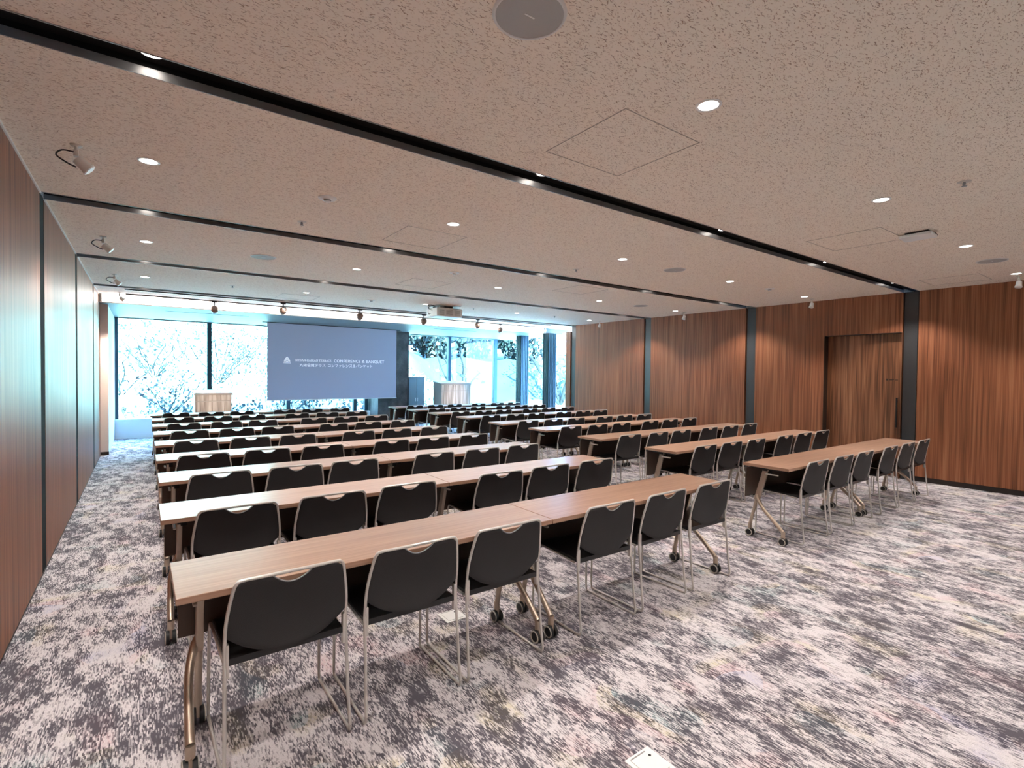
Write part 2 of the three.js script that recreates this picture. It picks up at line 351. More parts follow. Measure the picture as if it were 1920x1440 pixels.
// cove fascia along the step down to the soffit
{
  const g = thing('cove_light', 'long glowing strip along the ceiling step before the windows', 'strip light');
  part('lens', bx(XL + 0.05, XR - 0.1, SOF + 0.012, H - 0.004, ZS - 0.012, ZS), M.cove, g);
  part('edge_rail', bx(XL + 0.02, XR, SOF - 0.006, SOF + 0.012, ZS - 0.012, ZS + 0.004), M.whiteTrim, g);
  const a = new THREE.RectAreaLight(lin(1, 0.95, 0.91), 4.0, XR - XL - 0.2, 0.13);
  a.name = 'cove_light_glow'; a.position.set((XL + XR) / 2, (SOF + H) / 2, ZS + 0.01); a.lookAt((XL + XR) / 2, (SOF + H) / 2, 0); g.add(a);
}

// ------------------------------------------------------------------ folding tables
const tableProto = (() => {
  const g = new THREE.Group();
  part('tabletop', bx(-0.898, 0.898, 0.693, 0.72, -0.216, 0.216, 0.003), M.top, g);
  part('modesty_panel', bx(-0.87, 0.87, 0.39, 0.672, -0.207, -0.195, 0.003), M.modesty, g);
  part('under_beam', bx(-0.83, 0.83, 0.655, 0.69, -0.065, -0.02), M.darkMetal, g);
  const wheelG = merge([new THREE.CylinderGeometry(0.036, 0.036, 0.017, 18).rotateZ(Math.PI / 2)]), ringG = new THREE.TorusGeometry(0.031, 0.0045, 6, 18).rotateY(Math.PI / 2).toNonIndexed();
  for (const s of [-1, 1]) {
    const X = s * 0.798, ox = s * 0.85;
    const L = Math.hypot(0.33, 0.09), a = Math.atan2(0.09, 0.33);
    part('leg', metreUV(new RoundedBoxGeometry(0.03, L, 0.05, 2, 0.005).rotateX(a).translate(X, 0.525, -0.08)), M.champagne, g);
    part('top_bracket', merge([bx(X - 0.02, X + 0.02, 0.668, 0.693, -0.17, 0.15), bx(X - 0.016 - s * 0.02, X + 0.016 - s * 0.02, 0.62, 0.67, -0.09, 0.0)]), M.darkMetal, g);
    part('lever', bx(X + s * 0.03 - 0.008, X + s * 0.03 + 0.008, 0.625, 0.636, -0.03, 0.09, 0.004), M.cream, g);
    part('foot', tube([[X, 0.415, -0.12], [X + s * 0.022, 0.375, -0.1], [X + s * 0.042, 0.3, -0.04], [s * 0.847, 0.22, 0.05], [ox, 0.15, 0.125], [ox, 0.125, 0.15]], 0.017, 26, 10), M.champagne, g);
    part('foot', tube([[X, 0.40, -0.118], [X, 0.30, -0.142], [X, 0.19, -0.17], [X, 0.115, -0.185]], 0.0155, 14, 9), M.champagne, g);
    for (const [cx, cz] of [[ox, 0.154], [X, -0.188]]) {
      const c = part('caster', merge([cyl(0.0175, 0.0175, 0.05, cx, 0.103, cz, 14), bx(cx - 0.006, cx + 0.006, 0.03, 0.085, cz - 0.018, cz + 0.018)]), M.champagne, g);
      for (const q of [-1, 1]) { const w = part('wheel', wheelG.clone().translate(cx + q * 0.0155, 0.0365, cz), M.wheel, c); part('rim', ringG.clone().translate(cx + q * 0.0245, 0.0365, cz), M.wheelRing, c); }
    }
  }
  return g;
})();

// ------------------------------------------------------------------ stacking chairs
const chairProto = (() => {
  const g = new THREE.Group(), R = 0.0072;
  const edge = (y) => { // side rod of the back: half width and depth at height y
    const t = Math.max(0, (y - 0.56) / 0.2), x = 0.237 - 0.008 * Math.min(1, y / 0.56) - 0.03 * Math.pow(t, 1.5);
    const z = y < 0.46 ? 0.23 - 0.045 * (y / 0.46) : 0.185 + 0.058 * Math.pow((y - 0.46) / 0.3, 1.4); return [x, z];
  };
  for (const s of [-1, 1]) {
    const at = (y) => { const [x, z] = edge(y); return [s * x, y, z]; };
    part('leg', tube([[s * 0.238, 0.035, 0.2305], at(0.15), at(0.3), at(0.46)], R, 10), M.silver, g);
    part('runner', tube([[s * 0.238, 0.035, 0.2305], [s * 0.239, 0.014, 0.224], [s * 0.2395, R, 0.205], [s * 0.24, R, 0.0], [s * 0.24, R, -0.195], [s * 0.24, 0.014, -0.222], [s * 0.24, 0.04, -0.228]], R, 30), M.silver, g);
    part('leg', tube([[s * 0.24, 0.04, -0.228], [s * 0.239, 0.2, -0.226], [s * 0.236, 0.395, -0.222]], R, 8), M.silver, g);
    part('seat_rail', tube([[s * 0.236, 0.395, -0.222], [s * 0.2345, 0.425, -0.212], [s * 0.233, 0.437, -0.18], [s * 0.23, 0.43, 0.0], [s * 0.228, 0.42, 0.16]], R * 0.9, 20), M.silver, g);
    part('bracket', bx(s * 0.222 - 0.006, s * 0.222 + 0.006, 0.375, 0.505, 0.172, 0.196, 0.004), M.silver, g);
  }
  const side = [0.46, 0.52, 0.58, 0.64, 0.69, 0.73].map((y) => { const [x, z] = edge(y); return [x, y, z]; });
  const top = [[0.196, 0.75, 0.2395], [0.18, 0.7585, 0.242], [0.09, 0.7605, 0.248], [0, 0.7615, 0.25]];
  const right = [...side, ...top];
  part('back_frame', tube([...right, ...right.slice(0, -1).reverse().map(([x, y, z]) => [-x, y, z])], R, 90), M.silver, g);
  // mesh back: a bowed shell with a grip cut below the top rod
  {
    const NU = 26, NV = 14, P = [], UVs = [], I = [];
    const cut = (u) => (Math.abs(u) < 0.36 ? 0.036 * Math.pow(Math.cos((u / 0.36) * Math.PI / 2), 0.9) : 0);
    const pos = (u, v, off) => {
      const y0 = 0.532 - 0.088 * (1 - Math.pow(Math.abs(u), 2.4)), yT = 0.756 - cut(u) - 0.02 * Math.pow(Math.abs(u), 14), y = y0 + (yT - y0) * v;
      const [hx, z] = edge(Math.min(0.75, y)); return [u * (hx - 0.004), y, z + 0.022 * (1 - u * u) * (1 - 0.5 * v) - 0.014 * Math.sin(v * Math.PI) * (1 - u * u) + off];
    };
    for (const off of [0.004, -0.004]) for (let j = 0; j <= NV; j++) for (let i = 0; i <= NU; i++) { const p = pos((i / NU) * 2 - 1, j / NV, off); P.push(...p); UVs.push(p[0], p[1]); }
    const W = NU + 1, S = W * (NV + 1), id = (i, j, b) => b * S + j * W + i;
    for (let j = 0; j < NV; j++) for (let i = 0; i < NU; i++) { const a = id(i, j, 0), b = id(i + 1, j, 0), c = id(i + 1, j + 1, 0), d = id(i, j + 1, 0); I.push(a, b, c, a, c, d); I.push(a + S, c + S, b + S, a + S, d + S, c + S); }
    for (let i = 0; i < NU; i++) for (const j of [0, NV]) { const a = id(i, j, 0), b = id(i + 1, j, 0); j ? I.push(a, b, b + S, a, b + S, a + S) : I.push(a, b + S, b, a, a + S, b + S); }
    for (let j = 0; j < NV; j++) for (const i of [0, NU]) { const a = id(i, j, 0), b = id(i, j + 1, 0); i ? I.push(a, b + S, b, a, a + S, b + S) : I.push(a, b, b + S, a, b + S, a + S); }
    const geo = new THREE.BufferGeometry(); geo.setAttribute('position', new THREE.Float32BufferAttribute(P, 3)); geo.setAttribute('uv', new THREE.Float32BufferAttribute(UVs, 2)); geo.setIndex(I); geo.computeVertexNormals();
    const back = part('backrest', geo, M.mesh, g);
    const rim = []; for (let i = 0; i <= 16; i++) { const u = -0.36 + (0.72 * i) / 16; rim.push(pos(u, 1, 0.003)); }
    part('grip_rim', tube(rim, 0.0032, 20, 5), M.grey, back);
  }
  // seat: shallow pan with a rolled front
  {
    const sh = new THREE.Shape(); sh.moveTo(0.19, 0.43); sh.lineTo(0.19, 0.446); sh.quadraticCurveTo(0.05, 0.436, -0.1, 0.446); sh.quadraticCurveTo(-0.21, 0.455, -0.235, 0.425); sh.lineTo(-0.225, 0.41); sh.quadraticCurveTo(-0.19, 0.43, -0.1, 0.424); sh.lineTo(0.19, 0.428);
    const geo = new THREE.ExtrudeGeometry(sh, { depth: 0.44, bevelEnabled: true, bevelSize: 0.004, bevelThickness: 0.004, bevelSegments: 1, curveSegments: 6 });
    geo.rotateY(-Math.PI / 2); geo.translate(0.22, 0, 0); // shape x -> z, depth -> -x
    part('seat', geo.index ? geo.toNonIndexed() : geo, M.seat, g);
  }
  return g;
})();

function cloneAs(proto, name, label, category, group) { const c = proto.clone(); c.name = numbered(name); c.traverse((o) => { if (o.isMesh) shade(o); }); tag(c, label, category, group); scene.add(c); return c; }
const LROW = [0, -1.19, -2.335, -3.43, -4.57, -5.69, -6.82, -7.9, -8.98];
const LROWX = [0, -0.016, 0.002, 0.006, 0.015, 0.02, 0.024, 0.028, 0.02];
const RROW = [-0.03, -1.21, -2.385, -3.535, -4.62, -5.84, -6.95, -8.02, -9.05];
const RROWX = [4.59, 4.578, 4.64, 4.69, 4.67, 4.74, 4.72, 4.722, 4.705];
const LCH = [0.385, 0.935, 1.46, 2.235, 2.775, 3.335], RCH = [0.465, 1.03, 1.56, 2.28, 2.845, 3.41];
const rowWord = (r) => (r === 0 ? 'nearest row' : r === 8 ? 'farthest row' : `${ORD[r]} row from the camera`);
for (const [block, rows, xs, ch] of [['left', LROW, LROWX, LCH], ['right', RROW, RROWX, RCH]]) rows.forEach((z, r) => {
  const turn = block === 'left' && r === 0 ? 0.0055 : rr(-0.004, 0.004), c = Math.cos(turn), s = Math.sin(turn);
  const place = (lx, lz) => [xs[r] + lx * c + lz * s, z - lx * s + lz * c];
  for (const t of [0, 1]) {
    const o = cloneAs(tableProto, 'folding_table', `${t ? 'right' : 'left'}-hand brown folding table, ${rowWord(r)}, ${block} block`, 'table', 'brown folding tables in rows');
    const [px, pz] = place(0.9 + t * 1.8, -0.216); o.position.set(px, 0, pz); o.rotation.y = turn;
  }
  const rz = r === 0 ? 0 : rr(-0.01, 0.05);
  ch.forEach((lx, i) => {
    const o = cloneAs(chairProto, 'stacking_chair', `black mesh chair, ${ORD[i]} from the left in the ${rowWord(r)}, ${block} block`, 'chair', 'black mesh chairs at the tables');
    const [px, pz] = place(lx + (r && !(i === 2 && block === 'right') ? rr(-0.014, 0.014) : 0), -0.185 + rz + (r ? rr(-0.012, 0.012) : 0)); o.position.set(px, 0, pz); o.rotation.y = turn + rr(-0.02, 0.02);
  });
});

// ------------------------------------------------------------------ projection screen
{
  const W = 2048, Hh = 1166, SX0 = 2.303, SX1 = 5.548, SY0 = 0.852, SY1 = 2.692;
  const glyphs = { // strokes on a 10 x 10 grid
    '九': ['1,4 8,4 8,8 9,9 9,7', '5,1 4,5 1,9'], '段': ['3,1 1,2 1,9', '1,4 4,4', '1,6 4,6', '0,8 4,7', '6,1 6,3 5,4', '6,1 8,1 8,3 9,4', '5,5 9,5 5,9', '6,6 9,9'],
    '会': ['5,0 0,4', '5,0 9,4', '3,4 7,4', '1,6 9,6', '4,6 2,9 8,9', '7,7 9,9'], '館': ['2,0 0,3', '2,0 4,2', '1,4 4,4 4,6 1,6 1,9 4,8', '1,4 1,6', '7,0 7,2', '5,3 5,2 9,2 9,3', '6,4 8,4 8,6 6,6 6,4 6,9 9,9 9,7 6,7'],
    'テ': ['2,1 8,1', '1,4 9,4', '5,4 5,7 3,9'], 'ラ': ['2,1 8,1', '1,4 8,4 7,7 4,9'], 'ス': ['1,1 8,1 6,5 1,9', '5,6 9,9'], 'コ': ['1,2 8,2 8,8', '1,8 9,8'], 'ン': ['1,2 4,4', '1,9 5,8 9,3'],
    'フ': ['1,2 8,2 7,6 3,9'], 'ァ': ['2,4 8,4 6,6', '5,5 5,8 3,9'], 'レ': ['2,1 2,9 6,8 9,4'], '&': ['8,9 2,3 3,1 5,1 6,3 2,6 2,8 4,9 6,8 8,5'], 'バ': ['3,3 1,8', '6,3 8,8', '7,0 8,2', '9,0 9.8,2'],
    'ケ': ['3,1 2,4 0,6', '2,3 9,3', '6,3 6,6 3,9'], 'ッ': ['2,4 3,6', '5,4 5,6', '8,4 7,7 4,9'], 'ト': ['3,1 3,9', '3,4 8,6'],
  };
  const tex = canvasTex(W, Hh, (g) => {
    g.fillStyle = '#929cb0'; g.fillRect(0, 0, W, Hh);
    const X = (x) => ((x - SX0) / (SX1 - SX0)) * W, Y = (y) => ((SY1 - y) / (SY1 - SY0)) * Hh;
    g.fillStyle = '#fbfcff'; g.strokeStyle = '#fbfcff'; g.lineCap = 'round'; g.lineJoin = 'round';
    // emblem: a small pavilion with a gabled crown over a base line
    const ex = X(2.745), ey = Y(1.765), s = 46;
    g.beginPath(); g.moveTo(ex - s, ey); g.quadraticCurveTo(ex - s * 0.95, ey - s * 0.9, ex - 0.1 * s, ey - s * 1.75); g.lineTo(ex + 0.1 * s, ey - s * 1.75); g.quadraticCurveTo(ex + s * 0.95, ey - s * 0.9, ex + s, ey); g.closePath(); g.fill();
    g.strokeStyle = '#929cb0'; g.lineWidth = 5; g.beginPath(); g.moveTo(ex, ey - s * 1.5); g.lineTo(ex, ey - s * 0.35); g.moveTo(ex, ey - s * 0.5); g.lineTo(ex - s * 0.8, ey); g.moveTo(ex, ey - s * 0.5); g.lineTo(ex + s * 0.8, ey); g.stroke();
    g.fillStyle = '#fbfcff'; g.fillRect(ex - s * 1.15, ey + 12, s * 2.3, 9);
    const fit = (txt, font, px, x0, x1, y) => { g.font = `${px}px ${font}`; const w = g.measureText(txt).width; g.save(); g.translate(x0, y); g.scale((x1 - x0) / w, 1); g.fillText(txt, 0, 0); g.lineWidth = 2; g.strokeStyle = '#fbfcff'; g.strokeText(txt, 0, 0); g.restore(); };
    fit('KUDAN-KAIKAN TERRACE', 'serif', 46, X(2.93), X(3.80), Y(1.79));
    fit('CONFERENCE & BANQUET', 'sans-serif', 62, X(3.86), X(5.20), Y(1.782));
    g.strokeStyle = '#fbfcff'; g.lineWidth = 6.5;
    const line = '九段会館テラス コンファレンス&バンケット', x0 = X(3.03), x1 = X(4.89), cw = (x1 - x0) / (line.length - 0.5), gs = cw * 0.9; let cx = x0;
    for (const ch of line) { if (ch === ' ') { cx += cw * 0.5; continue; } for (const st of glyphs[ch] || []) { g.beginPath(); st.split(' ').forEach((p, i) => { const [a, b] = p.split(',').map(Number); const px = cx + (a / 10) * gs, py = Y(1.735) + (b / 10) * gs * 1.0; i ? g.lineTo(px, py) : g.moveTo(px, py); }); g.stroke(); } cx += cw; }
  });
  tex.wrapS = tex.wrapT = THREE.ClampToEdgeWrapping;
  const g = thing('projection_screen', 'large roll-down projection screen showing white lettering on blue-grey', 'screen');
  g.position.set(SX0, SY0, -11.0);
  const fab = new THREE.PlaneGeometry(SX1 - SX0, SY1 - SY0).translate((SX1 - SX0) / 2, (SY1 - SY0) / 2, 0.004);
  part('screen_face', fab, std('projected_slide_screen', { map: tex, roughness: 0.9, emissive: lin(1, 1, 1), emissiveMap: tex, emissiveIntensity: 0.16 }), g);
  part('fabric_back', bx(0, SX1 - SX0, 0, SY1 - SY0, -0.003, 0.003), M.plaster, g);
  part('weight_bar', bx(-0.012, SX1 - SX0 + 0.012, -0.02, 0.004, -0.012, 0.012, 0.004), M.white, g);
  part('roller_slot', bx(-0.1, SX1 - SX0 + 0.1, SY1 - SY0 - 0.002, SY1 - SY0 + 0.01, -0.05, 0.05), M.black, g);
}

// ------------------------------------------------------------------ lecterns, cabinet
function lectern(x0, x1, top, z, label) {
  const g = thing('lectern', label, 'lectern', 'wooden lecterns before the windows'); g.position.set((x0 + x1) / 2, 0, z);
  const w = x1 - x0, d = 0.5;
  part('front_panel', bx(-w / 2 + 0.02, w / 2 - 0.02, 0.03, top * 0.786, d / 2 - 0.03, d / 2, 0.003), M.lectern, g);
  part('front_panel', bx(-w / 2 + 0.02, w / 2 - 0.02, top * 0.8, top - 0.045, d / 2 - 0.03, d / 2, 0.003), M.lectern, g);
  part('groove_backing', bx(-w / 2 + 0.022, w / 2 - 0.022, top * 0.78, top * 0.806, d / 2 - 0.028, d / 2 - 0.008), M.lecternTop, g);
  for (const s of [-1, 1]) part('side_panel', bx(s * (w / 2 - 0.03) - 0.012, s * (w / 2 - 0.03) + 0.012, 0.03, top - 0.05, -d / 2, d / 2 - 0.03), M.lecternTop, g);
  part('shelf', bx(-w / 2 + 0.05, w / 2 - 0.05, 0.5, 0.52, -d / 2 + 0.02, d / 2 - 0.03), M.lecternTop, g);
  part('reading_top', metreUV(new RoundedBoxGeometry(w, 0.04, d + 0.03, 2, 0.006).rotateX(0.12).translate(0, top - 0.045, 0)), M.lecternTop, g);
  part('plinth', bx(-w / 2 + 0.04, w / 2 - 0.04, 0, 0.03, -d / 2 + 0.02, d / 2 - 0.02), M.base, g);
}
lectern(0.80, 1.53, 1.10, -10.85, 'wooden lectern before the left window near the white sill');
lectern(6.72, 7.71, 1.30, -10.85, 'wide wooden lectern right of the dark stone pillar');
{
  const g = thing('cabinet', 'narrow blue-grey two-door cabinet beside the dark stone pillar', 'cabinet'); g.position.set(6.44, 0, -11.75);
  part('body', bx(-0.26, 0.26, 0, 1.39, -0.18, 0.15), M.cabinet, g);
  for (const s of [-1, 1]) { const d = part('door', bx(s * 0.125 - 0.118, s * 0.125 + 0.118, 0.05, 1.37, 0.15, 0.168, 0.003), M.cabinet, g); part('handle', bx(-s * 0.0 + s * 0.03 - 0.006, s * 0.03 + 0.006, 0.7, 0.8, 0.168, 0.178), M.white, d); }
  part('top', bx(-0.28, 0.28, 1.39, 1.412, -0.19, 0.18, 0.003), M.cabinet, g);
}

// ------------------------------------------------------------------ ceiling fittings
function ceilingThing(name, label, category, group, x, z, y = H) { const g = thing(name, label, category, group); g.position.set(x, y, z); return g; }
const speakers = [[1.047, 0.698, 'large round ceiling speaker at the top edge of the picture'], [1.034, -4.234, 'round ceiling speaker in the third bay near the left wall'], [5.225, -1.75, 'round ceiling speaker in the second bay, middle of the room'], [7.484, 0.722, 'round ceiling speaker in the nearest bay by the right wall'], [7.50, -4.18, 'round ceiling speaker in the third bay near the right wall']];
for (const [x, z, label] of speakers) {
  const g = ceilingThing('ceiling_speaker', label, 'speaker', 'round ceiling speakers', x, z);
  part('rim', lathe([[0.122, 0.0], [0.124, -0.007], [0.132, -0.007], [0.136, 0.0]], 40), M.whiteTrim, g);
  part('grille', cyl(0.124, 0.124, 0.006, 0, -0.002, 0, 40), M.grille, g);
  part('badge', bx(-0.022, 0.022, -0.0065, -0.005, -0.003, 0.003), M.white, g);
}
for (const [x, z, label] of [[1.034, -1.745, 'white round smoke detector in the second bay near the left'], [3.186, -3.63, 'round smoke detector behind the second ceiling slot'], [3.276, -6.835, 'dark-ringed round detector before the screen'], [7.435, -1.71, 'round smoke detector in the second bay near the right wall']]) {
  const g = ceilingThing('smoke_detector', label, 'detector', 'round detectors on the ceiling', x, z);
  part('base', lathe([[0, -0.012], [0.06, -0.012], [0.066, -0.006], [0.067, 0.001]], 32), M.white, g);
  part('sensor_head', lathe([[0, -0.034], [0.018, -0.033], [0.024, -0.026], [0.03, -0.012]], 24), M.white, g);
  part('sensor_slots', lathe([[0.0235, -0.027], [0.027, -0.02], [0.0275, -0.019]], 24), M.grey, g);
}
for (const [x, z, label] of [[1.036, -2.511, 'sprinkler head before the second slot, left'], [4.264, -2.49, 'sprinkler head before the second slot, centre'], [4.307, 1.187, 'sprinkler head high in the nearest bay at right'], [1.036, -6.72, 'sprinkler head in the far bay, left'], [5.298, -6.58, 'sprinkler head in the far bay beside the projector'], [7.441, -6.58, 'sprinkler head in the far bay near the right wall']]) {
  const g = ceilingThing('sprinkler_head', label, 'sprinkler', 'sprinkler heads on the ceiling', x, z);
  part('escutcheon', lathe([[0.012, -0.004], [0.034, -0.004], [0.04, 0.001]], 24), M.cream, g);
  part('nozzle', merge([cyl(0.008, 0.01, 0.016, 0, -0.012, 0, 12), cyl(0.015, 0.015, 0.003, 0, -0.03, 0, 14), cyl(0.003, 0.003, 0.012, 0, -0.024, 0, 8)]), M.grey, g);
}
{ // wireless unit with a sloping white face
  const g = ceilingThing('wireless_unit', 'white flat wireless unit hanging below the ceiling at right', 'wireless unit', null, 5.53, 0.60);
  part('casing', metreUV(new RoundedBoxGeometry(0.17, 0.026, 0.24, 2, 0.008).rotateZ(-0.06).translate(0, -0.036, 0)), M.white, g);
  part('mounting_plate', bx(-0.06, 0.06, -0.026, 0.0, -0.08, 0.09), M.darkMetal, g);
  part('cable', tube([[0.07, -0.02, 0.1], [0.1, -0.03, 0.115], [0.11, -0.01, 0.1], [0.1, 0, 0.09]], 0.004, 14, 6), M.cable, g);
}
// adjustable spotlights by the walls
function wallSpot(x, z, side, label, aim) {
  const g = ceilingThing('wall_spotlight', label, 'spotlight', 'small white spotlights along the walls', x, z);
  part('ceiling_rose', lathe([[0, -0.008], [0.026, -0.008], [0.03, 0.001]], 20), M.cream, g);
  part('stem', merge([cyl(0.007, 0.007, 0.055, 0, -0.034, 0, 12), bx(-0.012, 0.012, -0.066, -0.03, -0.014, 0.014, 0.003)]), M.cream, g);
  const head = part('lamp_head', merge([new THREE.CylinderGeometry(0.034, 0.028, 0.07, 20), new THREE.CylinderGeometry(0.037, 0.037, 0.012, 20).translate(0, 0.036, 0)].map((q) => q.toNonIndexed().rotateZ(side > 0 ? 2.75 : -2.3).translate(side > 0 ? 0.0 : 0.03, -0.105, 0))), M.white, g);
  part('lamp_glass', new THREE.CylinderGeometry(0.03, 0.03, 0.004, 20).translate(0, 0.043, 0).rotateZ(side > 0 ? 2.75 : -2.3).translate(side > 0 ? 0.0 : 0.03, -0.105, 0), aim ? M.lens : M.white, head);
  if (aim) {
    const sp = new THREE.SpotLight(WARM, 9, 0, 0.5, 0.6, 2); sp.name = 'lamp_light'; sp.position.set(side > 0 ? 0 : 0.03, -0.16, -0.04); sp.target.position.set(aim[0] - x, aim[1] - H, aim[2] - z); sp.castShadow = true; g.add(sp, sp.target);
  }
  if (side < 0) part('cable', tube([[-0.008, -0.045, 0.01], [-0.06, -0.05, 0.02], [-0.085, -0.085, 0.025], [-0.04, -0.115, 0.015], [0.0, -0.128, 0.0]], 0.0045, 22, 6), M.cable, g);
}
[[-1.735, 'spotlight with looped cable in the second bay by the left wall'], [-4.25, 'spotlight with looped cable in the third bay by the left wall'], [-6.71, 'spotlight with looped cable in the far bay by the left wall'], [-8.75, 'spotlight with looped cable by the glowing ceiling strip, left', [-0.62, 1.3, -9.47]]].forEach(([z, l, aim]) => wallSpot(-0.40, z, -1, l, aim));
[[0.715, 'spotlight at the right edge above the nearest wood panel'], [-1.79, 'spotlight above the wood panel left of the door'], [-4.27, 'spotlight above the third wood bay of the right wall'], [-6.67, 'spotlight above the farthest wood bay of the right wall'], [-8.75, 'spotlight at the right end of the glowing ceiling strip']].forEach(([z, l], i) => wallSpot(i ? 8.97 : 8.86, z, 1, l));
// lighting tracks with ball-shaped spotlights
for (const [z, l] of [[-8.2, 'thin dark lighting track nearer the camera'], [-8.87, 'thin dark lighting track along the glowing ceiling strip']]) {
  const g = ceilingThing('lighting_track', l, 'track', 'thin lighting tracks', 4.2, z);
  part('rail', bx(-4.52, 4.5, -0.018, 0.001, -0.014, 0.014), M.darkMetal, g);
  part('conductor', bx(-4.5, 4.48, -0.0185, -0.017, -0.006, 0.006), M.slotTrim, g);
}
for (const [x, z, l, tilt, tx, ty, tz] of [[1.01, -8.87, 'leftmost bronze ball spotlight, above the left lectern', 0.3, 1.15, 0.8, -10.6], [2.072, -8.2, 'bronze ball spotlight above the left edge of the screen', -0.4, 1.2, 0.8, -10.6], [3.55, -8.2, 'bronze ball spotlight above the middle of the screen', -0.2, 3.6, 0.0, -10.2], [5.0, -8.2, 'bronze ball spotlight just below the projector', 0.2, 5.1, 0.0, -10.2], [6.418, -8.2, 'bronze ball spotlight right of the projector', -0.3, 7.1, 0.8, -10.6], [7.54, -8.87, 'rightmost bronze ball spotlight near the right windows', 0.35, 7.2, 0.8, -10.6]]) {
  const g = ceilingThing('ball_spotlight', l, 'spotlight', 'bronze ball spotlights on the tracks', x, z, H - 0.018);
  part('track_adapter', bx(-0.045, 0.045, -0.02, 0.001, -0.016, 0.016, 0.003), M.darkMetal, g);
  part('stem', cyl(0.011, 0.011, 0.055, 0, -0.045, 0, 12), M.darkMetal, g);
  const a = []; for (let i = 0; i <= 12; i++) { const t = (i / 12) * Math.PI; a.push([Math.cos(t) * 0.077, -0.145 + Math.sin(t) * 0.077, 0]); }
  part('yoke', tube(a, 0.0055, 24, 6), M.darkMetal, g);
  const b = part('ball', new THREE.SphereGeometry(0.07, 28, 18).rotateZ(tilt).translate(0, -0.145, 0).toNonIndexed(), M.bronze, g);
  const dir = V(tx - x, ty - (H - 0.163), tz - z).normalize(), qd = new THREE.Quaternion().setFromUnitVectors(V(0, 0, 1), dir), at = dir.clone().multiplyScalar(0.066).add(V(0, -0.145, 0));
  part('lens_rim', new THREE.TorusGeometry(0.034, 0.005, 8, 24).applyQuaternion(qd).translate(at.x, at.y, at.z), M.darkMetal, b);
  part('lens', new THREE.CylinderGeometry(0.032, 0.032, 0.006, 20).rotateX(Math.PI / 2).applyQuaternion(qd).translate(at.x, at.y, at.z), M.lens, b);
  const sp = new THREE.SpotLight(WARM, STAGE_I, 0, 0.2, 0.8, 2); sp.name = 'lamp_light'; sp.position.copy(at).addScaledVector(dir, 0.012); sp.target.position.copy(at).addScaledVector(dir, 1); sp.castShadow = true; sp.shadow.radius = 1.5; g.add(sp, sp.target);
}
// projector
{
  const g = ceilingThing('projector', 'white ceiling projector with black cables facing the screen', 'projector', null, 4.72, -6.72);
  part('body', bx(-0.28, 0.28, -0.222, -0.055, -0.23, 0.22, 0.022), M.white, g);
  part('top_cover', bx(-0.27, 0.27, -0.058, -0.05, -0.2, 0.19, 0.004), M.grey, g);
  for (const [a, b] of [[-0.24, -0.12], [-0.09, 0.06], [0.1, 0.23]]) { const v = part('vent', bx(a, b, -0.2, -0.085, 0.215, 0.2225), M.white, g); for (let i = 0; i < 6; i++) part('vent_slat', bx(a + 0.006, b - 0.006, -0.193 + i * 0.018, -0.185 + i * 0.018, 0.2225, 0.226), M.grille, v); }
  part('port_panel', bx(-0.284, -0.279, -0.205, -0.08, -0.15, 0.1), M.white, g);
  part('lens', new THREE.CylinderGeometry(0.05, 0.055, 0.06, 24).rotateX(Math.PI / 2).translate(0.05, -0.14, -0.255).toNonIndexed(), M.darkMetal, g);
  part('mount_plate', bx(-0.24, 0.22, -0.014, 0.001, 0.02, 0.26), M.cream, g);
  part('mount_arm', merge([bx(-0.08, 0.1, -0.06, -0.012, -0.06, 0.14), bx(-0.26, -0.1, -0.05, -0.03, 0.0, 0.06)]), M.darkMetal, g);
  part('cable', tube([[-0.285, -0.1, 0.03], [-0.36, -0.08, 0.05], [-0.38, -0.02, 0.04], [-0.28, -0.005, 0.03], [-0.15, -0.012, 0.03]], 0.006, 24, 6), M.cable, g);
  part('cable', tube([[-0.285, -0.16, -0.05], [-0.33, -0.17, -0.04], [-0.35, -0.1, -0.02], [-0.33, -0.03, 0.0], [-0.2, -0.01, 0.02]], 0.006, 24, 6), M.cable, g);
}

// ------------------------------------------------------------------ floor outlet boxes
for (const [x, z, l] of [[1.535, 0.905, 'grey floor outlet box in the open carpet at bottom edge'], [1.50, -0.63, 'grey floor outlet box under the nearest left table']]) {
  const g = thing('floor_outlet', l, 'floor outlet', 'floor outlet boxes'); g.position.set(x, 0, z);
  part('frame', bx(-0.07, 0.07, 0, 0.004, -0.07, 0.07), M.white, g);
  const lid = part('lid', bx(-0.052, 0.052, 0.004, 0.0065, -0.055, 0.055), M.white, g);
  part('slot', bx(-0.05, 0.035, 0.0064, 0.0072, -0.058, -0.053), M.grey, lid);
  part('screw', cyl(0.006, 0.006, 0.001, 0.035, 0.007, -0.03, 10), M.darkMetal, lid);
}

